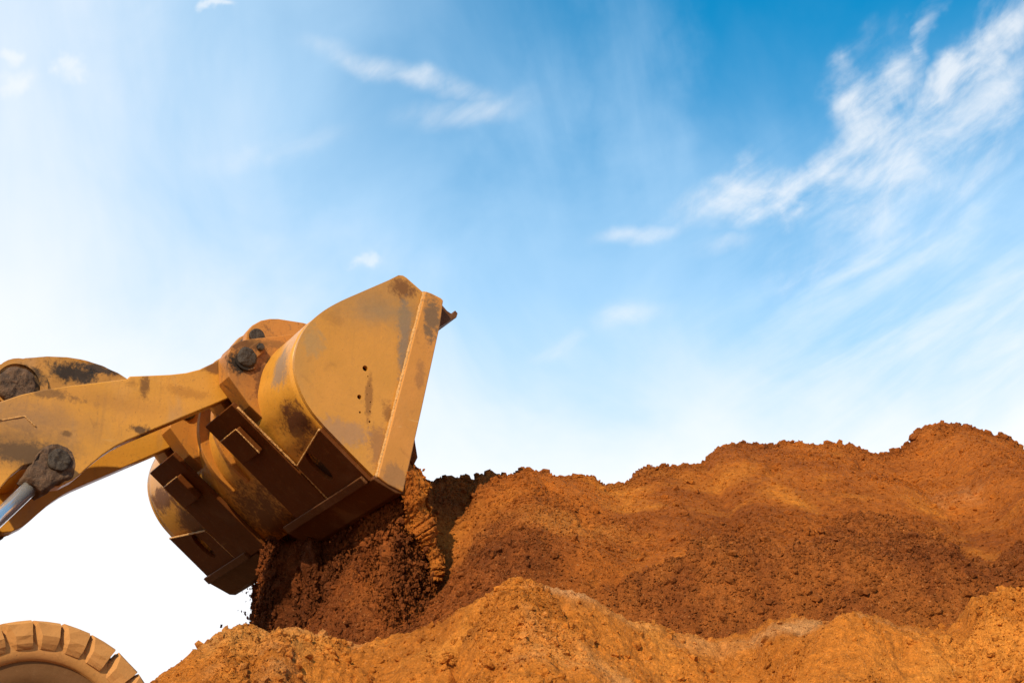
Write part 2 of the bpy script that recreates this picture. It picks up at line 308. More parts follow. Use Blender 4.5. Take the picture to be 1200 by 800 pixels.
def mound_h(x, y, fine=True):
    yr = np.interp(x, mnd_r[:, 0], mnd_r[:, 1]); zr = np.interp(x, mnd_r[:, 0], mnd_r[:, 2])
    d = yr - y; up = sstep(.06, .5, d)
    body = np.where(d > 0, .04 * np.minimum(d, .16) + .72 * np.maximum(d - .16, 0), -.62 * d)
    h = zr - body
    h = h + up * (.11 * fbm(x * 1.1, y * 1.1, oct=2, seed=41) + .07 * fbm(x * 3.1, y * 2.2, oct=3, seed=42) + .05 * (np.abs(fbm(x * 2.3 + 5, y * 1.5, oct=2, seed=43)) - .35))
    for (ax, ay), (bx, by), Y0, Y1, dep in (((552, 738), (528, 790), 8.95, 8.45, .16), ((665, 735), (700, 752), 8.9, 8.7, .06), ((1010, 760), (1070, 742), 8.9, 9.1, .05), ((640, 692), (600, 722), 9.0, 8.8, .03), ((975, 730), (960, 742), 9.2, 9.05, .09), ((845, 765), (860, 780), 9.4, 9.2, .08), ((1168, 728), (1195, 730), 8.7, 8.66, .12), ((715, 735), (735, 738), 9.2, 9.2, .10)):
        a = at_y(ax, ay, Y0); b = at_y(bx, by, Y1); ab = (b - a)[:2]; t = np.clip(((x - a[0]) * ab[0] + (y - a[1]) * ab[1]) / (ab @ ab), 0, 1)
        q = np.hypot(x - a[0] - t * ab[0] + .05 * vnoise(x * 7, y * 7, seed=2), y - a[1] - t * ab[1] + .04 * vnoise(x * 9, y * 9, seed=6)); h = h - dep * (1 - sstep(.0, .06, q)) - .45 * dep * (1 - sstep(0, .22, q))
    def cracks(k, wd, sd): return np.exp(-(vnoise(x * k + .3 * vnoise(x * 9, y * 9, seed=3), y * k, seed=sd) / wd) ** 2)
    if fine:
        rough = .30 + .7 * sstep(-.2, .4, fbm(x * 1.6, y * 1.6, oct=3, seed=78))
        h = h + rough * (.030 * fbm(x * 7, y * 7, oct=2, seed=52) + .013 * fbm(x * 20, y * 20, oct=2, seed=53)) + (.35 + .65 * rough) * .016 * lumps(x * 17, y * 17, 54, 3, .78)
        h = h - up * (.035 * cracks(1.7, .05, 95) * sstep(-.1, .4, fbm(x * 1.2, y * 1.2, seed=96)) + .018 * cracks(4.3, .07, 97) * sstep(-.1, .4, fbm(x * 1.9, y * 1.9, seed=98)))
    return h
def on_heap(px, py):
    d = ray(px, py); Y = np.arange(10.4, 15, .01); P = CAM + d * (Y / d[1])[:, None]; hit = np.nonzero(heap_h(P[:, 0], P[:, 1], False) >= P[:, 2])[0]
    return P[hit[0]] if len(hit) else P[-1]
_tg = np.array([on_heap(*p) for p in [(560, 700), (640, 690), (700, 672), (760, 668), (800, 655), (835, 644), (872, 638), (900, 643), (916, 653), (935, 646), (960, 632), (990, 612), (1010, 604), (1050, 612), (1080, 632), (1105, 655), (1130, 664), (1155, 660), (1178, 648), (1200, 638), (1260, 640)]])
_tg = _tg[np.argsort(_tg[:, 0])]; TONGUE = _tg
def axis(a, b, fa, fb, step, coarse):
    return np.unique(np.round(np.concatenate([np.arange(a, fa, coarse), np.arange(fa, fb, step), np.arange(fb, b + coarse, coarse)]), 4))
def add_attr(o, x, y):
    for nm, fn in (('coarse', coarse), ('damp', damp)): o.data.attributes.new(nm, 'FLOAT', 'POINT').data.foreach_set('value', fn(x, y).astype(np.float32))
def terrain(name, fn, xs, ys, mat, label, attr=False):
    X, Y = np.meshgrid(xs, ys, indexing='ij'); Z = fn(X, Y)
    o = big_mesh(name, np.stack([X.ravel(), Y.ravel(), Z.ravel()], 1), grid_faces(len(xs), len(ys)), mat)
    if attr: add_attr(o, X.ravel(), Y.ravel())
    return tag(o, label, 'soil', 'structure')
def ground_h(x, y):
    r = PAD * sstep(5.2, 9.4, y + .5 * fbm(x * .3, y * .3, oct=2, seed=91))
    return r + .04 * fbm(x * .8, y * .8, oct=3, seed=90) * (np.hypot(x, y) < 60) + 0 * x
gx = np.unique(np.concatenate([-np.geomspace(12, 2500, 26), np.arange(-12, 12.01, .15), np.geomspace(12, 2500, 26)])); gy = np.unique(np.concatenate([-np.geomspace(6, 2500, 24), np.arange(-6, 24.01, .15), np.geomspace(24, 2500, 24)]))
terrain('ground', lambda x, y: ground_h(x, y) - .02, gx, gy, M_ground, 'bare brown earth of the yard, with a raised pad under the loader')
hx = axis(-6.5, 12.5, -2.1, 5.1, .018, .12); hy = axis(7.5, 24, 9.9, 14.9, .017, .15)
terrain('soil_heap', heap_h, hx, hy, M_heap, 'large red brown heap of dug soil behind the bucket', True)
mx = axis(-4.5, 7.5, -2.0, 3.1, .011, .08); my = axis(1.2, 14, 7.0, 9.9, .011, .10)
terrain('soil_mound', mound_h, mx, my, M_mound, 'orange soil mound along the bottom edge in front of the heap')

# loose clods lying on the slopes: nobody could count them
def ico():
    t = (1 + 5 ** .5) / 2
    v = np.array([(-1, t, 0), (1, t, 0), (-1, -t, 0), (1, -t, 0), (0, -1, t), (0, 1, t), (0, -1, -t), (0, 1, -t), (t, 0, -1), (t, 0, 1), (-t, 0, -1), (-t, 0, 1)]) / math.hypot(1, t)
    f = np.array([(0, 11, 5), (0, 5, 1), (0, 1, 7), (0, 7, 10), (0, 10, 11), (1, 5, 9), (5, 11, 4), (11, 10, 2), (10, 7, 6), (7, 1, 8), (3, 9, 4), (3, 4, 2), (3, 2, 6), (3, 6, 8), (3, 8, 9), (4, 9, 5), (2, 4, 11), (6, 2, 10), (8, 6, 7), (9, 8, 1)])
    return v, f
OCT = (np.array([(1, 0, 0), (-1, 0, 0), (0, 1, 0), (0, -1, 0), (0, 0, 1), (0, 0, -1)], float), np.array([(0, 2, 4), (2, 1, 4), (1, 3, 4), (3, 0, 4), (2, 0, 5), (1, 2, 5), (3, 1, 5), (0, 3, 5)]))
def clods(P, S, base, jit=.28, stretch=None):
    v, f = base; n = len(P)
    V = v[None] * (1 + jit * rng.uniform(-1, 1, (n, len(v), 1)))
    V = V * rng.uniform(.6, 1.25, (n, 1, 3))
    q = rng.normal(size=(n, 4)); q /= np.linalg.norm(q, axis=1)[:, None]; a, b, c, d = q.T
    Rm = np.stack([1 - 2 * (c * c + d * d), 2 * (b * c - a * d), 2 * (b * d + a * c), 2 * (b * c + a * d), 1 - 2 * (b * b + d * d), 2 * (c * d - a * b), 2 * (b * d - a * c), 2 * (c * d + a * b), 1 - 2 * (b * b + c * c)], 1).reshape(n, 3, 3)
    V = np.einsum('nij,nkj->nki', Rm, V) * S[:, None, None]
    if stretch is not None: V[:, :, 2] *= stretch
    V = V + P[:, None, :]
    return V.reshape(-1, 3), (f[None] + (np.arange(n) * len(v))[:, None, None]).reshape(-1, 3)
def join(parts):
    Vs, Fs, k = [], [], 0
    for v, f in parts: Vs.append(v); Fs.append(f + k); k += len(v)
    return np.concatenate(Vs), np.concatenate(Fs)
def scatter(n, x0, x1, y0, y1, fn, smin, smax, pw, dens, ridge=None, spread=0):
    x = rng.uniform(x0, x1, n); y = rng.uniform(y0, y1, n)
    if ridge is not None: y = np.interp(x, ridge[:, 0], ridge[:, 1]) + rng.normal(0, spread, n)
    keep = rng.uniform(0, 1, n) < dens(x, y); x, y = x[keep], y[keep]
    s = smin + (smax - smin) * rng.uniform(0, 1, len(x)) ** pw
    return np.stack([x, y, fn(x, y) + s * .12], 1), s
def dens_h(x, y): return .10 + .90 * np.maximum(coarse(x, y), damp(x, y))
def dens_m(x, y): return .12 + .88 * sstep(-.2, .4, fbm(x * 1.6, y * 1.6, oct=3, seed=78) + .25 * fbm(x * 5, y * 5, seed=80))
parts = [clods(*scatter(190000, -1.9, 5.0, 9.9, 14.6, heap_h, .005, .014, 1.6, dens_h), OCT, .2), clods(*scatter(14000, -1.9, 5.0, 9.9, 14.6, heap_h, .008, .036, 4.0, dens_h), ico()),
         clods(*scatter(5000, -1.0, 5.0, 0, 1, heap_h, .009, .048, 3.2, lambda x, y: .15 + .85 * sstep(-.2, .4, fbm(x * 1.7, x * 0, seed=65)), heap_r, .12), ico())]
cl = big_mesh('heap_clods', *join(parts), M_heap, False); cv = np.concatenate([p[0] for p in parts]); add_attr(cl, cv[:, 0], cv[:, 1])
tag(cl, 'loose crumbs and clods of red soil over the big heap', 'soil clods', 'stuff')
parts = [clods(*scatter(110000, -1.9, 3.1, 7.3, 9.7, mound_h, .003, .0085, 1.9, dens_m), OCT, .2), clods(*scatter(15000, -1.9, 3.1, 7.3, 9.7, mound_h, .006, .030, 3.6, dens_m), ico())]
tag(big_mesh('mound_clods', *join(parts), M_mound, False), 'fine crumbs and small clods over the orange foreground mound', 'soil clods', 'stuff')

# ------------------------------------------------------------------ wheel loader
YEL = (.48, .212, .026)
RUST = (.105, .032, .008); GREASE = (.018, .012, .008); GREY = (.20, .14, .09)
def st(px, py, wv, rad, col_, amt): u, z = uz(px, py, wv); return (L3(u, wv, z), rad, col_, amt)
M_side = paint_material('worn_yellow_side_plate', YEL, .25, .30, [st(430, 350, 1.45, (.75, .4, .30), (.26, .15, .06), .50), st(350, 420, 1.45, (.16, .4, .5), (.34, .20, .07), .35), st(480, 440, 1.45, (.12, .4, .6), (.25, .13, .05), .55), st(472, 338, 1.45, (.14, .3, .10), RUST, .75), st(474, 400, 1.45, (.07, .3, .42), GREY, .85), st(445, 365, 1.45, (.30, .3, .12), (.26, .165, .08), .7),
    st(448, 525, 1.45, (.13, .3, .22), (.27, .12, .04), .8), st(400, 505, 1.45, (.22, .3, .13), (.30, .17, .10), .6), st(432, 462, 1.45, (.035, .3, .22), RUST, .55), st(455, 485, 1.45, (.06, .3, .10), RUST, .6), st(365, 400, 1.45, (.12, .3, .14), (.30, .20, .09), .5)], dust=.25, seed=1.3, streak=.12)  # broad marks darken the upper plate and a band beside the weld
M_strip = paint_material('worn_yellow_side_cutter', (.47, .195, .030), .3, .42, [st(505, 375, 1.48, (.09, .3, .24), (.14, .085, .045), .9), st(492, 440, 1.48, (.05, .3, .14), (.2, .09, .035), .5), st(462, 560, 1.48, (.13, .3, .14), (.24, .12, .05), .7)], seed=2.1, dust=.3)
M_wrap = paint_material('rust_shade_marked_yellow_shell', (.53, .236, .028), .5, .30, [st(358, 492, 1.2, (.30, .26, .17), RUST, 1.), st(366, 515, 1.1, (.16, .2, .12), (.24, .10, .02), .8), st(330, 430, 1.2, (.10, .16, .20), (.22, .155, .11), .8), st(195, 585, -1.2, (.24, .30, .13), RUST, .9), st(232, 610, -1., (.3, .3, .2), RUST, .9), st(330, 590, 0, (.5, .6, .3), (.10, .030, .008), .9), st(392, 548, 1.08, (.26, .26, .26), (.03, .012, .006), 1.), st(260, 652, -1.08, (.26, .26, .26), (.03, .012, .006), 1.)], seed=.4, dust=.3)  # last two marks paint shade behind floor holes; one before darkens the middle
M_floor = paint_material('worn_shaded_floor_plate', (.105, .030, .005), .45, .62, seed=3.3, dust=.12, streak=.1, spec=.10)  # underside shade put into the base colour, on top of wear
M_brk = paint_material('dirty_yellow_bracket', (.42, .165, .024), 1., .45, [st(300, 430, .9, (.34, .3, .30), (.15, .062, .018), .70), st(287, 422, .9, (.14, .3, .13), GREASE, 1.), st(315, 440, .9, (.10, .3, .20), (.10, .04, .015), .85), st(300, 398, .9, (.3, .2, .07), (.17, .075, .02), .7), st(285, 400, .9, (.2, .3, .08), (.12, .05, .018), .8), st(330, 400, .9, (.22, .3, .06), (.2, .09, .025), .7), st(320, 455, .9, (.12, .3, .2), (.16, .06, .015), .8)], seed=5., dust=.7)
M_arm = paint_material('worn_yellow_arm', (.52, .234, .026), .5, .34, [st(20, 530, .64, (.45, .3, .12), (.09, .05, .022), .95), st(30, 490, .64, (.6, .3, .22), (.22, .125, .065), .70), st(15, 525, .64, (.5, .3, .20), (.12, .065, .030), .71), st(130, 470, .64, (.5, .3, .10), (.34, .15, .035), .5), st(250, 430, .64, (.20, .3, .08), (.15, .055, .014), .85), st(170, 452, .64, (.06, .3, .10), (.12, .05, .015), .8), st(165, 503, .64, (.13, .3, .05), (.07, .035, .015), .9), st(60, 462, .64, (.25, .3, .05), (.12, .06, .025), .7), st(215, 460, .64, (.25, .3, .06), (.30, .12, .02), .5), st(78, 508, .64, (.05, .3, .03), (.10, .05, .02), .7)], seed=7., dust=.4, streak=.25)
M_crank = paint_material('greasy_yellow_bellcrank', (.40, .18, .03), .9, .5, [st(85, 436, .1, (.26, .4, .10), (.035, .022, .014), 1.), st(30, 447, .1, (.17, .3, .15), (.03, .02, .012), .9), st(115, 432, .1, (.2, .4, .05), (.02, .02, .022), .9)], seed=9.)
M_edge = paint_material('worn_steel_cutting_edge', (.10, .034, .009), .7, .55, seed=4.4, dust=.25, streak=.4, spec=.15)
M_dark = plain('greasy_dark_steel', (.040, .025, .014), .7, .2, .9, 26)
M_mud = plain('caked_grease', (.085, .042, .018), .8, 0, 1., 24, .5)
M_rod = plain('chromed_rod', (.95, .94, .92), .20, .85, 0, 8, .03)
M_tyre = paint_material('dust_coated_rubber', (.42, .19, .048), .45, .85, [], seed=6., dust=.75, streak=.0)
M_tyre_in = paint_material('muddy_wheel_dish', (.13, .055, .014), .5, .85, [], seed=8., dust=.3, streak=.0)
M_weld = plain('weld_bead', (.50, .25, .07), .5, .0, .8, 60)
M_cab = paint_material('loader_body_yellow', YEL, .3, .4, seed=12.)
M_glass = plain('cab_glass', (.02, .025, .03), .05, 0., 0, 3, .1)

ldr = bpy.data.objects.new('wheel_loader', None); C.objects.link(ldr)
ldr.location = (ORG[0], ORG[1], PAD); ldr.rotation_euler = (0, 0, TH)
tag(ldr, 'dirty yellow wheel loader tipping soil from its raised bucket onto the heap', 'wheel loader')
def empty(name, parent):
    o = bpy.data.objects.new(name, None); C.objects.link(o); o.parent = parent; return o
def prism(outer, w0, w1, holes=()):
    """outline (u,z) with holes, from w0 to w1 across the machine"""
    loops = [outer] + list(holes); tri = tessellate_polygon([[Vector((p[0], p[1], 0)) for p in l] for l in loops])
    flat = [p for l in loops for p in l]; n = len(flat)
    V = [L3(p[0], w0, p[1]) for p in flat] + [L3(p[0], w1, p[1]) for p in flat]
    Fc = [t for t in tri] + [(t[2] + n, t[1] + n, t[0] + n) for t in tri]; k = 0
    if not holes: Fc = [tuple(range(n)), tuple(range(2 * n - 1, n - 1, -1))]
    for l in loops:
        for i in range(len(l)): j = (i + 1) % len(l); Fc.append((k + i, k + j, k + j + n, k + i + n))
        k += len(l)
    return V, Fc
def part(name, VF, mat, parent, bevel=.006, smooth=False): return mesh_obj(name, VF[0], VF[1], mat, parent, smooth, bevel)
def spline(pts, n):
    """Catmull-Rom through points"""
    P = np.array(pts, float); P = np.vstack([2 * P[0] - P[1], P, 2 * P[-1] - P[-2]]); out = []
    for i in range(1, len(P) - 2):
        for t in np.linspace(0, 1, n, endpoint=False):
            a, b, c, d = P[i - 1:i + 3]; out.append(.5 * (2 * b + (c - a) * t + (2 * a - 5 * b + 4 * c - d) * t * t + (3 * b - a - 3 * c + d) * t ** 3))
    out.append(P[-2]); return np.array(out)
def circle(c, r, n=20, sx=1., ang=0.):
    o = []
    for i in range(n):
        a = 2 * math.pi * i / n; x, y = r * sx * math.cos(a), r * math.sin(a); o.append((c[0] + x * math.cos(ang) - y * math.sin(ang), c[1] + x * math.sin(ang) + y * math.cos(ang)))
    return o
def tube(a, b, r, n=20, r2=None, caps=True):
    a, b = Vector(a), Vector(b); d = (b - a).normalized(); q = d.to_track_quat('Z', 'Y').to_matrix(); r2 = r if r2 is None else r2
    V = [a + q @ Vector((r * math.cos(2 * math.pi * i / n), r * math.sin(2 * math.pi * i / n), 0)) for i in range(n)] + [b + q @ Vector((r2 * math.cos(2 * math.pi * i / n), r2 * math.sin(2 * math.pi * i / n), 0)) for i in range(n)]
    Fc = [(i, (i + 1) % n, (i + 1) % n + n, i + n) for i in range(n)]
    if caps: Fc += [tuple(range(n))[::-1], tuple(range(n, 2 * n))]
    return V, Fc
def lump(VF, amp, scale, seed=0, sub=0):
    """roughen a closed shape: caked dirt"""
    bm = bmesh.new(); vs = [bm.verts.new(v) for v in VF[0]]
    for f in VF[1]: bm.faces.new([vs[i] for i in f])
    bmesh.ops.triangulate(bm, faces=bm.faces)
    for _ in range(sub): bmesh.ops.subdivide_edges(bm, edges=bm.edges, cuts=1, use_grid_fill=True)
    bm.normal_update(); P = np.array([v.co for v in bm.verts]) * scale; nz = fbm(P[:, 0], P[:, 1], P[:, 2], 3, .6, seed)
    for v, k in zip(bm.verts, nz): v.co += v.normal * float(k) * amp
    bm.verts.index_update(); out = ([tuple(v.co) for v in bm.verts], [[v.index for v in f.verts] for f in bm.faces]); bm.free(); return out

def drum(c, w0, w1, r, amp, scale, seed, n=36):
    """lumpy round boss across the machine, ends domed slightly"""
    pr_ = [(r * f, w0) for f in (.02, .3, .55, .8)] + [(r * .97, w0 + (w1 - w0) * .02)] + [(r, w0 + (w1 - w0) * f) for f in (.08, .3, .5, .7, .92)] + [(r * .97, w0 + (w1 - w0) * .98)] + [(r * f, w1) for f in (.8, .55, .3, .02)]
    V, Fc = [], []; m = len(pr_)
    for i in range(n):
        a = 2 * math.pi * i / n; V += [L3(c[0] + q * math.cos(a), wv, c[1] + q * math.sin(a)) for q, wv in pr_]
    for i in range(n):
        for j in range(m - 1): a = i * m + j; b = ((i + 1) % n) * m + j; Fc.append((a, b, b + 1, a + 1))
    return lump((V, Fc), amp, scale, seed, 1)
# ---- bucket
BW = 1.45
bucket = empty('bucket', ldr)
pA, pB, pCc, pD, pE = (uz(*p, BW) for p in ((470, 323), (440, 560), (470, 578), (496, 343), (517, 354)))
curve_px = [(455, 328.5), (425, 341.5), (400, 352.5), (381, 363), (366, 375), (355, 389), (348, 405), (345, 423), (347, 442), (354, 462), (365, 481), (380, 499)]
prof = np.vstack([spline(poly(curve_px, BW), 5), np.array([uz(410, 530, BW), pB])])
top_round = poly([(462, 325), (467, 322.5), (472, 323), (476, 325.5)], BW)
outline = [tuple(p) for p in prof][::-1] + top_round + [pD, pB]
hole_px = ((427.8, 431.5, .021), (421, 465, .017), (421.7, 483, .008), (431, 441, .005), (433, 452, .004), (434, 471, .005), (433.5, 482, .006), (433, 494, .008), (430, 462, .004))
holes = [circle(uz(x, y, BW), r, 10) for x, y, r in hole_px]
sp = outline[:-1]
part('side_plate', prism(sp, BW - .03, BW + .002, holes), M_side, bucket, 0)
part('side_plate', prism(sp, -BW + .03, -BW - .002), M_side, bucket, .004)
strip = [pD, uz(503, 345.5, BW), uz(514, 351, BW), pE, uz(513, 384, BW), uz(492, 480, BW), pCc, uz(452, 569, BW), pB]
part('side_cutter', prism(strip, BW - .035, BW + .035), M_strip, bucket, .008)
part('side_cutter', prism(strip, -BW - .035, -BW + .035), M_strip, bucket, .008)
# welds: a lumpy bead beside the side cutter
def bead(pts, r, seed):
    V, Fc = [], []; P = [Vector(p) for p in pts]
    for i, p in enumerate(P):
        d = (P[min(i + 1, len(P) - 1)] - P[max(i - 1, 0)]).normalized(); q = d.to_track_quat('Z', 'Y').to_matrix(); rr = r * (.75 + .5 * random.random())
        V += [p + q @ Vector((rr * math.cos(k * math.pi / 3), rr * math.sin(k * math.pi / 3), 0)) for k in range(6)]
    for i in range(len(P) - 1):
        for k in range(6): Fc.append((i * 6 + k, i * 6 + (k + 1) % 6, i * 6 + 6 + (k + 1) % 6, i * 6 + 6 + k))
    Fc += [(5, 4, 3, 2, 1, 0), tuple(len(V) - 6 + k for k in range(6))]
    return V, Fc
for s in (1, -1):
    part('weld_bead', bead([L3(pD[0] + (pB[0] - pD[0]) * t, s * (BW + .012), pD[1] + (pB[1] - pD[1]) * t) for t in np.linspace(0, 1, 70)], .014, 1), M_weld, bucket, 0, True)
# shell
def sheet(profile, ws, thick, amp, seed):
    P = np.array(profile); tg = np.gradient(P, axis=0); tg /= np.linalg.norm(tg, axis=1)[:, None]; nr = np.stack([-tg[:, 1], tg[:, 0]], 1)
    V = []; n, m = len(P), len(ws)
    for off in (0, thick):
        for i in range(n):
            for j, wv in enumerate(ws):
                k = off + amp * float(vnoise(np.array([i * .18]), np.array([wv * 2.2]), None, seed)[0]) * (1 if 0 < j < m - 1 else 0)
                V.append(L3(P[i, 0] + nr[i, 0] * k, wv, P[i, 1] + nr[i, 1] * k))
    N = n * m; Fc = []
    for i in range(n - 1):
        for j in range(m - 1):
            a = i * m + j; Fc += [(a, a + 1, a + m + 1, a + m), (a + N, a + m + N, a + m + 1 + N, a + 1 + N)]
    for i in range(n - 1):
        for j in (0, m - 1): a = i * m + j; Fc.append((a, a + m, a + m + N, a + N))
    for j in range(m - 1):
        for i in (0, n - 1): a = i * m + j; Fc.append((a, a + 1, a + 1 + N, a + N))
    return V, Fc
full = np.vstack([np.array([uz(467, 323.5, BW)]), prof])
# the profile runs top -> back -> floor; left normal of that direction points into the bucket
cen = np.array([full[:, 0].mean() + .3, full[:, 1].mean()]); tgd = full[20] - full[18]; inward = np.sign(np.cross(np.append(tgd, 0), np.append(cen - full[19], 0))[2])
shell = part('shell', sheet(full, np.linspace(-BW + .004, BW - .032, 40), .03 * inward, .007, 3), M_wrap, bucket, 0, True)
# floor geometry directions
fB = np.array(uz(380, 499, BW)); fC = np.array(pB); fd = (fC - fB) / np.linalg.norm(fC - fB); fn = np.array([fd[1], -fd[0]])
if fn[1] > 0: fn = -fn
flen = float(np.linalg.norm(fC - fB))
def slab(pts, t0, t1, holes=()):
    """plate lying on the floor plane: pts (distance along floor from its rear bend, w), t0..t1 measured outward"""
    loops = [pts] + list(holes); tri = tessellate_polygon([[Vector((p[0], p[1], 0)) for p in l] for l in loops]); flat = [p for l in loops for p in l]; n = len(flat); V = []
    for t in (t0, t1):
        for a, wv in flat: q = fB + fd * a + fn * t; V.append(L3(q[0], wv, q[1]))
    Fc = ([t for t in tri] + [(t[2] + n, t[1] + n, t[0] + n) for t in tri]) if holes else [tuple(range(n)), tuple(range(2 * n - 1, n - 1, -1))]; k = 0
    for l in loops:
        for i in range(len(l)): j = (i + 1) % len(l); Fc.append((k + i, k + j, k + j + n, k + i + n))
        k += len(l)
    return V, Fc
EO, EI = .83, .33        # outer and inner face of each arm bracket
for s in (1, -1):
    plate = [(.0, s * 1.425), (.115, s * (EO + .03)), (flen - .015, s * (EO + .03)), (flen - .015, s * 1.425)]
    hl = [(.20 + .13 * math.cos(a), s * (1.08 + .065 * math.sin(a))) for a in np.linspace(0, 2 * math.pi, 22, endpoint=False)]
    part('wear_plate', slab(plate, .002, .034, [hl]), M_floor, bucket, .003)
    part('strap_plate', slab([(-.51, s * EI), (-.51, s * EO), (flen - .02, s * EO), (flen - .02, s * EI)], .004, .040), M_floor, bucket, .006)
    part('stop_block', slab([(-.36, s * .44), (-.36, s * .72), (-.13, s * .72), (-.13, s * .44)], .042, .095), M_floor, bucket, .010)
# weld beads and worn bright edges round the plates
def floor_pt(a, wv, t): q = fB + fd * a + fn * t; return L3(q[0], wv, q[1])
def floor_bead(p, q, t, r): part('weld_bead', bead([floor_pt(p[0] + (q[0] - p[0]) * k, p[1] + (q[1] - p[1]) * k, t) for k in np.linspace(0, 1, 30)], r, 1), M_weld, bucket, 0, True)
for s in (1, -1):
    floor_bead((-.004, s * 1.42), (.111, s * (EO + .034)), .028, .0085)
    floor_bead((.111, s * (EO + .012)), (-.47, s * (EO + .004)), .022, .0085)
    floor_bead((.115, s * (EO + .030)), (flen - .05, s * (EO + .012)), .030, .006)
    floor_bead((-.362, s * .44), (-.362, s * .72), .090, .006)
    floor_bead((-.36, s * .722), (-.13, s * .722), .090, .005)
# cutting edge: follows from the floor, kicked forward a little, ends rounded
e0, e1 = np.array(pB), np.array(pCc); ed = (e1 - e0) / np.linalg.norm(e1 - e0); en = np.array([ed[1], -ed[0]]); en = en if en[1] < 0 else -en
def edge_plate(w0, w1):
    q0, q1 = e0 - ed * .02, e1 + ed * .012; pts = [q0 + en * .028, q0 - en * .012, q1 - en * .012, q1 + en * .004, q1 - ed * .05 + en * .028]
    return prism([tuple(p) for p in pts], w0, w1)
for w0_, w1_ in ((-BW - .05, -.52), (.06, BW + .02)): part('cutting_edge', edge_plate(w0_, w1_), M_edge, bucket, .010)   # the middle section is broken away
for w0_, w1_ in ((-BW - .01, -.62), (.12, BW - .04)): part('edge_backing', slab([(flen - .075, w0_), (flen - .075, w1_), (flen - .012, w1_), (flen - .012, w0_)], .036, .060), M_edge, bucket, .006)
# spill guard lip along the top front
lip = poly([(508, 352), (518, 357), (524, 364), (530, 368), (533.5, 363.5), (536.5, 367), (535, 372), (528, 375), (513, 385), (507, 380)], 1.41)
part('spill_guard', prism(lip, -1.41, 1.41), M_edge, bucket, .003)
part('top_plate', prism(poly([(467, 325), (498, 346), (510, 353), (509, 359), (495, 351), (466, 331)], 1.41), -1.41, 1.415), M_wrap, bucket, .003)
# brackets: two ears each, the arm nose between them
ear_px = [(268, 441), (267.5, 428), (267, 414), (272, 405), (281, 399.5), (293, 397), (330, 393), (352, 390), (385, 420), (378, 480), (350, 530), (292.5, 475)]
for s in (1, -1):
    for wo in (EO, .515):
        o_ = poly(ear_px, EO)
        part('bracket_ear', prism(o_, s * (wo - .185), s * wo), M_brk, bucket, .006)
    c = np.array(uz(288, 420, EO))
    pin = part('hinge_pin', drum(c, s * (EI - .03), s * (EO + .035), .075, .006, 22, 3), M_dark, bucket, 0, True)
    part('pin_collar', prism(circle(c, .092, 24), s * (EO + .001), s * (EO + .018), [circle(c, .070, 24)]), M_brk, bucket, 0)
    k = np.array(uz(302, 409, EO)); dv = (k - c) / np.linalg.norm(k - c); nv = np.array([-dv[1], dv[0]])
    part('keeper_plate', prism([tuple(q) for q in (c + nv * .045 + dv * .02, k + nv * .04 + dv * .04, k - nv * .04 + dv * .04, c - nv * .045 + dv * .02)], s * (EO + .019), s * (EO + .034)), M_brk, bucket, .004)
    part('keeper_bolt', tube(L3(k[0], s * (EO + .034), k[1]), L3(k[0], s * (EO + .062), k[1]), .028, 6), M_dark, bucket, .003)
# link ears in the middle of the back
lk = poly([(277, 408), (279, 398), (286, 390), (296, 384.5), (306, 382.5), (316, 382.5), (345, 387), (385, 400), (390, 440), (350, 470), (300, 455), (270, 440)], 0.)
for s in (1, -1): part('link_ear', prism(lk, s * .10, s * .17), M_brk, bucket, .008)
tgs = np.gradient(full, axis=0); tgs /= np.linalg.norm(tgs, axis=1)[:, None]; nrs = np.stack([-tgs[:, 1], tgs[:, 0]], 1) * -inward
i0, i1 = 26, len(full) - 2; fr = np.linspace(0, 1, i1 - i0)
rib = [tuple(full[i0 + k] + nrs[i0 + k] * (.012 + .085 * (1 - fr[k]) ** .7 * (1 - fr[k] ** 6))) for k in range(i1 - i0)] + [tuple(full[i1 - 1 - k] - nrs[i1 - 1 - k] * .012) for k in range(i1 - i0)]
for s in (1, -1): part('back_rib', prism(rib, s * .115, s * .165), M_brk, bucket, .006)
lkc = np.array(uz(290, 404, 0)); part('link_pin', tube(L3(lkc[0], -.2, lkc[1]), L3(lkc[0], .2, lkc[1]), .06, 20), M_dark, bucket, .006)

# ---- lift arms
AW = .58
arm_top = [(-150, 560), (-100, 515), (-50, 487), (0, 470.5), (25, 462), (50, 456.5), (80, 452), (110, 448.5), (150, 443.5), (152, 440.5), (172, 439.8), (200, 438.5), (218, 436.5), (234, 432.5), (250, 425), (262, 417), (270, 411), (282, 403), (296, 404), (304, 414), (304, 428), (296, 440), (283, 449)]
arm_bot = [(272, 464.5), (245, 476), (210, 490.5), (180, 503), (150, 515.5), (135, 523), (120, 533), (108, 543), (97, 553), (86, 562), (72, 569), (60, 570), (50, 562), (44, 550), (38, 543), (28, 545), (14, 556), (0, 572), (-40, 620), (-80, 680), (-120, 720), (-160, 720), (-180, 680), (-180, 620)]
arm_o = poly(arm_top + arm_bot, AW + .06)
arms = []
for s in (1, -1):
    a = part('lift_arm', prism(arm_o, s * (AW - .06), s * (AW + .06)), M_arm, ldr, .008); arms.append(a)
    pv = np.array(uz(-148, 668, AW + .06)); part('pivot_pin', tube(L3(pv[0], s * (AW - .2), pv[1]), L3(pv[0], s * (AW + .2), pv[1]), .09, 24), M_dark, a, .008)
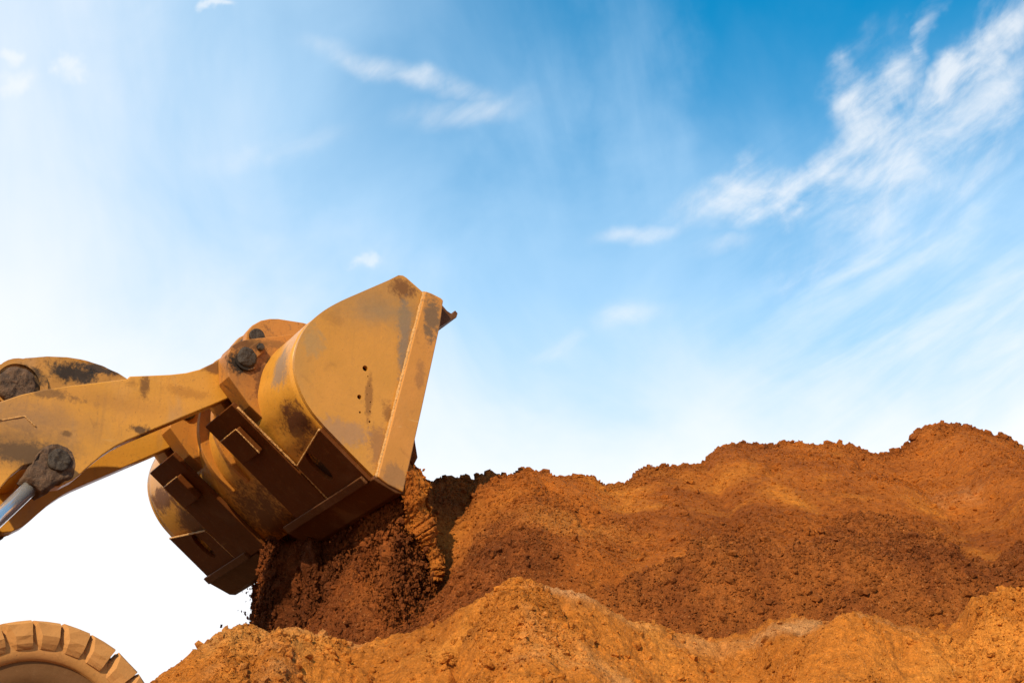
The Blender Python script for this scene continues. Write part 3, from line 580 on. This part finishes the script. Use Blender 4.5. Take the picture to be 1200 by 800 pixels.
# doubler plate and weld on the near arm
sq_ = [np.array(uz(x, y, AW + .06)) for x, y in ((-30, 497), (0, 492.5), (29, 487.5), (42, 500))]
part('weld_bead', bead([L3(q[0], AW + .061, q[1]) for k in range(3) for q in (sq_[k] + (sq_[k + 1] - sq_[k]) * t_ for t_ in np.linspace(0, 1, 12))], .0055, 2), M_weld, arms[0], 0, True)
part('cross_tube', tube(L3(.04, -AW + .06, 3.02), L3(.04, AW - .06, 3.02), .10, 28), M_arm, ldr, .004, True)

# ---- lift cylinders
for s in (1, -1):
    cw = AW + .135
    c = np.array(uz(62, 546, cw)); b = np.array(uz(-4, 609, cw)); d = (b - c) / np.linalg.norm(b - c)
    cyl = empty('lift_cylinder', ldr)
    q = c + d * .16; e = c + d * 1.35; g = c + d * 2.1
    eye = [c + np.array([math.cos(a), math.sin(a)]) * .125 for a in np.linspace(math.atan2(d[1], d[0]) + 1.0, math.atan2(d[1], d[0]) + 2 * math.pi - 1.0, 16)]
    nv = np.array([-d[1], d[0]]); eye += [c + d * .22 - nv * .075, c + d * .22 + nv * .075]
    part('rod_eye', lump(prism([tuple(p) for p in eye], s * (cw - .09), s * (cw + .08)), .015, 9, 3, 3), M_mud, cyl, 0, True)
    part('rod_pin', drum(c - d * .02, s * (cw - .12), s * (cw + .10), .078, .008, 14, 5), M_dark, cyl, 0, True)
    part('rod', tube(L3(q[0], s * cw, q[1]), L3(e[0], s * cw, e[1]), .052, 32), M_rod, cyl, 0, True)
    part('barrel', tube(L3(e[0], s * cw, e[1]), L3(g[0], s * cw, g[1]), .085, 28), M_arm, cyl, .006)

# ---- bellcrank and link between the arms
crank = empty('bellcrank', ldr)
bc = poly([(-60, 470), (-40, 448), (-15, 432), (5, 425.5), (30, 419.5), (55, 417.3), (78, 418), (100, 422), (120, 428.5), (138, 437), (152, 446), (160, 470), (120, 500), (40, 500), (-40, 505)], .10)
for s in (1, -1): part('crank_plate', lump(prism(bc, s * .05, s * .10), .008, 6, 8, 3), M_crank, crank, 0, False)
c = np.array(uz(20, 450, .16)); part('crank_boss', drum(c, -.2, .16, .135, .009, 14, 2), M_mud, crank, 0, True)
part('boss_ring', prism(circle(np.array(uz(24, 450, .12)), .19, 32), .101, .125, [circle(np.array(uz(21, 451, .12)), .155, 32)]), M_crank, crank, .004)
part('link', prism(poly([(118, 470), (180, 458), (250, 437), (272, 418), (281, 404), (296, 402), (300, 412), (280, 446), (180, 490), (118, 500)], 0.), -.05, .05), M_brk, ldr, .01)
part('tilt_cylinder', tube(L3(-.15, 0, 3.05), L3(-1.9, 0, 2.0), .10, 24), M_cab, ldr, .006)

# ---- wheels
def ring(profile, n, mat, name, parent, smooth=True):
    """revolve (radius, w) about the axle"""
    V, Fc = [], []; m = len(profile)
    for i in range(n):
        a = 2 * math.pi * i / n
        for r, wv in profile: V.append((r * math.sin(a), -wv, r * math.cos(a)))
    for i in range(n):
        for j in range(m - 1): a = i * m + j; b = ((i + 1) % n) * m + j; Fc.append((a, b, b + 1, a + 1))
    return mesh_obj(name, V, Fc, mat, parent, smooth)
NL = 27
def lug_vf(side):
    """one shoulder lug: block with a chamfered leading side, running down the shoulder and in across the tread"""
    def p(r, ang, wv): return (r * math.sin(ang), -wv * side, r * math.cos(ang))
    h = math.pi / NL; V = []; secs = [(.802, -.02, .10), (.803, .20, .0), (.797, .285, .0), (.775, .318, .0), (.70, .326, .0), (.655, .315, .0), (.625, .298, .0)]
    for r, wv, sk in secs:
        base = min(r - .02, .742); bw = min(wv, .262) if r > .76 else wv - .045
        if r <= .76: base = r
        k = 1. if r > .64 else .95; lf = .84 if r > .79 else (.62 if r > .76 else .30)
        V += [p(base, -h * .985 * k + sk, bw), p(r, -h * lf * k + sk, wv), p(r, h * .94 * k + sk, wv), p(base, h * .985 * k + sk, bw)]
    Fc = []
    for i in range(len(secs) - 1):
        for j in range(4): a = i * 4 + j; b = i * 4 + (j + 1) % 4; Fc.append((a, b, b + 4, a + 4))
    n = len(V); Fc += [(0, 1, 2, 3), (n - 1, n - 2, n - 3, n - 4)]
    return V, Fc
carc = [(.742, 0), (.742, .22), (.730, .262), (.70, .280), (.64, .292), (.605, .290), (.585, .284), (.570, .276), (.563, .270), (.560, .258), (.548, .255), (.50, .262), (.44, .255), (.40, .235), (.375, .215)]
carc = [(r, -wv) for r, wv in carc[::-1]] + carc[1:]
dish = [(.375, .21), (.385, .20), (.365, .18), (.34, .10), (.30, .07), (.16, .06), (.15, .12), (.10, .14), (.0, .14)]
wheel = empty('wheel', ldr); wheel.location = L3(0, 1.0, WR)
ring(carc, 120, M_tyre, 'tyre', wheel)
lug_mesh = {}
for i in range(NL):
    for sd in (1, -1):
        key = (sd, (i * 7) % 4)
        if key not in lug_mesh:
            o = part('tread_lug', lump(lug_vf(sd), .0045, 16, 20 + key[1], 1), M_tyre, wheel, .006); lug_mesh[key] = o.data
        else: o = mesh_obj('tread_lug', 0, 0, 0, wheel, False, .006, lug_mesh[key])
        o.rotation_euler = (0, 2 * math.pi * (i + (.5 if sd == -1 else .0)) / NL + R(-1.2 + .35 * math.sin(i * 2.7)), 0)
ring(dish, 60, M_tyre_in, 'rim', wheel)
ring([(.562, .259), (.55, .2565), (.50, .2635), (.44, .2565), (.40, .2365), (.378, .216)], 120, M_tyre_in, 'sidewall_mud', wheel)
def far_wheel(u, wv):
    e_ = empty('wheel', ldr); e_.location = L3(u, wv, WR); s = 1 if wv > 0 else -1
    V, Fc = [], []
    for i in range(NL):
        for sd in (1, -1):
            a = 2 * math.pi * (i + (.5 if sd == -1 else 0)) / NL; ca, sa = math.cos(a), math.sin(a); v, f = lug_vf(sd); k = len(V)
            V += [(x * ca + z * sa, y, -x * sa + z * ca) for x, y, z in v]; Fc += [tuple(q + k for q in g) for g in f]
    ring(carc, 90, M_tyre, 'tyre', e_); mesh_obj('tread', V, Fc, M_tyre, e_); ring([(r, s * q) for r, q in dish], 50, M_tyre_in, 'rim', e_)
for u, wv in ((0, -1.0), (-3.0, 1.0), (-3.0, -1.0)): far_wheel(u, wv)
# ---- frame, cab and engine hood (left of the picture)
def box(u0, u1, w0, w1, z0, z1): return prism([(u0, z0), (u1, z0), (u1, z1), (u0, z1)], w0, w1)
part('front_axle', tube(L3(0, -.75, WR), L3(0, .75, WR), .17, 20), M_dark, ldr, .01)
part('rear_axle', tube(L3(-3, -.75, WR), L3(-3, .75, WR), .17, 20), M_dark, ldr, .01)
part('front_frame', prism([(.25, .65), (.2, 1.0), (-.55, 1.3), (-.85, 2.05), (-1.25, 2.1), (-1.45, 1.0), (-1.5, .55)], -.36, .36), M_cab, ldr, .02)
part('rear_frame', box(-4.3, -1.5, -.42, .42, .6, 1.15), M_cab, ldr, .03)
part('engine_hood', prism([(-2.75, 1.152), (-2.75, 2.1), (-4.2, 1.95), (-4.45, 1.7), (-4.45, 1.152)], -.62, .62), M_cab, ldr, .06)
cab = empty('cab', ldr)
part('cab_floor', box(-2.74, -1.4, -.65, .65, 1.152, 1.55), M_cab, cab, .03)
part('cab_glass', prism([(-2.68, 1.552), (-1.46, 1.552), (-1.6, 2.98), (-2.66, 2.98)], -.6, .6), M_glass, cab, .02)
part('cab_roof', box(-2.8, -1.45, -.68, .68, 2.982, 3.12), M_cab, cab, .05)
for s in (1, -1):
    for pts in ([(-2.72, 1.552), (-2.62, 1.552), (-2.62, 2.98), (-2.72, 2.98)], [(-1.50, 1.552), (-1.40, 1.552), (-1.55, 2.98), (-1.65, 2.98)]): part('cab_pillar', prism(pts, s * .57, s * .66), M_cab, cab, .01)

# ------------------------------------------------------------------ soil leaving the bucket
def pt(u, wv, z): return toworld(u, wv, z)
lipu, lipz = pCc
# load still in the bucket
ins = [tuple(p) for p in (full[6:] + (cen - full[6:]) * .10)] + [(lipu + .02, lipz + .06), (lipu + .16, lipz + .32), (lipu + .10, lipz + .7), (lipu - .05, lipz + 1.0)]
ld = lump(prism(ins, -1.36, 1.36), .03, 5, 4, 2)
ldv = np.array([toworld(x, -y, z) for x, y, z in ld[0]])
tag(mesh_obj('soil_load', ldv, ld[1], M_moist_shaded), 'soil still lying inside the tipped bucket', 'soil', 'stuff')
# slab of packed soil sliding over the right end of the lip, cracking into steps
out_c = spline(poly([(474, 534), (483, 540), (491, 549), (498, 563), (503, 580), (508, 600), (512, 622), (515, 642), (517, 660), (518, 680)], 1.45), 14)
in_c = spline(poly([(462, 560), (467, 572), (471, 585), (475, 598), (479, 610), (484, 622), (490, 634), (497, 646), (503, 660), (506, 680)], 1.45), 14)
n, wsn = len(out_c), np.linspace(1.47, .15, 48); t = np.linspace(0, 1, n)
V = []; ncr = 16
kc = np.concatenate([np.full(4, wsn[0])])
rows = []
for i in range(n):
    row = []
    stepk = sstep(.40, .55, np.array(t[i])) * (-.040 * math.exp(-(((t[i] * 13.0 + .8 * math.sin(t[i] * 19)) % 1.0 - .5) / .13) ** 2)) + .012
    dirv_ = (out_c[i] - in_c[i]); dirv_ = dirv_ / np.linalg.norm(dirv_)
    for a in np.linspace(0, 1, ncr): q = in_c[i] + (out_c[i] - in_c[i]) * a + dirv_ * stepk * a; row.append((q[0], wsn[0] - .05 * (2 * abs(a - .45)) ** 3 + stepk * .8, q[1]))
    q = out_c[i] + dirv_ * stepk
    for wv in wsn[1:]: row.append((q[0] + .10 * (wsn[0] - wv), wv, q[1]))
    rows.append(row)
A = np.array(rows); nn, mm, _ = A.shape
nz = .034 * fbm(A[..., 0] * 7, A[..., 1] * 7, A[..., 2] * 7, 4, .62, 7) + .012 * fbm(A[..., 0] * 30, A[..., 1] * 30, A[..., 2] * 30, 2, .6, 9)
A[..., 1] += nz * .8; A[..., 0] += nz * .6 * np.linspace(.2, 1, mm)[None]
Vw = np.array([toworld(*p) for p in A.reshape(-1, 3)])
slab_part = (Vw, np.concatenate([grid_faces(nn, mm)[:, [0, 1, 2]], grid_faces(nn, mm)[:, [0, 2, 3]]]))
qi = rng.integers(0, len(Vw), 1800); slab_part = join([slab_part, clods(Vw[qi] + rng.normal(0, .006, (1800, 3)), .003 + .012 * rng.uniform(0, 1, 1800) ** 2.5, OCT, .3)])
tag(big_mesh('soil_slab', *slab_part, M_heap, False), 'cracked slab of packed soil sliding off the right end of the bucket lip', 'soil', 'stuff')
# falling curtains: lumpy cores wrapped in crumbs
def curtain(w0, w1, u_off, top, thick, flare, seed, zlow):
    nu, nv_ = 64, 72; th = np.linspace(0, 2 * math.pi, nu, endpoint=False); vv = np.linspace(0, 1, nv_)
    TT, VV = np.meshgrid(th, vv, indexing='ij')
    cw, hw = (w0 + w1) / 2, (w1 - w0) / 2
    sq = lambda c: np.sign(c) * np.abs(c) ** .6
    W_ = cw + hw * (1 + flare * VV) * sq(np.cos(TT)); z = top + (zlow - top) * VV
    U_ = lipu + u_off + .10 * VV + thick * (.7 + .6 * VV) * sq(np.sin(TT))
    nzz = .05 * fbm(W_ * 6, U_ * 6, z * 3.0, 3, .6, seed) + .035 * fbm(W_ * 18, U_ * 18, z * 9, 3, .65, seed + 5)
    W_ = W_ + nzz * np.cos(TT); U_ = U_ + nzz * np.sin(TT)
    Pw = ORG + U_[..., None] * FWD + W_[..., None] * RGT + (z - WR)[..., None] * np.array([0, 0, 1.])
    f = grid_faces(nu + 1, nv_) % (nu * nv_)
    return Pw.reshape(-1, 3), np.concatenate([f[:, [0, 1, 2]], f[:, [0, 2, 3]]])
cur = [(.12, 1.30, .10, lipz + .02, .12, .10, 1, lipz - 1.1), (-.44, -.20, -.16, lipz + .30, .10, .55, 2, lipz - 1.2), (-1.20, -.66, .08, lipz - .0, .08, .05, 3, lipz - 1.3), (-.80, -.30, .16, lipz - .05, .08, .1, 4, lipz - 1.3), (-.60, .55, .24, lipz + .30, .12, .1, 6, lipz - 1.2), (-.30, .28, .04, lipz + .12, .06, .1, 9, lipz - 1.2), (-.15, .20, -.06, lipz + .06, .05, .2, 11, lipz - 1.2)]
parts = []
for w0, w1, uo, tp, tk, fl, sd, zl in cur:
    parts.append(curtain(w0, w1, uo, tp, tk, fl, sd, zl))
    m_ = int(16000 * (w1 - w0) + 2500); v_ = rng.uniform(0, 1, m_); a_ = rng.uniform(0, 2 * math.pi, m_); rr = 1 + .16 * rng.normal(size=m_) * (.3 + v_)
    wv = (w0 + w1) / 2 + (w1 - w0) / 2 * (1 + fl * v_) * np.sign(np.cos(a_)) * np.abs(np.cos(a_)) ** .6 * rr; uu = lipu + uo + .1 * v_ + tk * (.7 + .6 * v_) * np.sign(np.sin(a_)) * np.abs(np.sin(a_)) ** .6 * (rr + .25 * rng.random(m_)); zz = tp + (zl - tp) * v_
    Pw = ORG + uu[:, None] * FWD + wv[:, None] * RGT + (zz - WR)[:, None] * np.array([0, 0, 1.])
    parts.append(clods(Pw, .005 + .018 * rng.uniform(0, 1, m_) ** 2.6, OCT, .3, 1.3))
# stray crumbs around the fall
m_ = 3200; uu = lipu + rng.normal(.08, .09, m_); wv = np.where(rng.random(m_) < .55, rng.normal(-1.0, .10, m_), rng.uniform(-1.3, 1.35, m_)); zz = lipz - .02 - 1.2 * rng.uniform(0, 1, m_) ** .7
parts.append(clods(ORG + uu[:, None] * FWD + wv[:, None] * RGT + (zz - WR)[:, None] * np.array([0, 0, 1.]), .003 + .010 * rng.uniform(0, 1, m_) ** 2.4, OCT, .3, 1.7))
tag(big_mesh('falling_soil', *join(parts), M_moist_shaded, False), 'dark crumbling soil pouring from the lip of the raised bucket', 'soil', 'stuff')
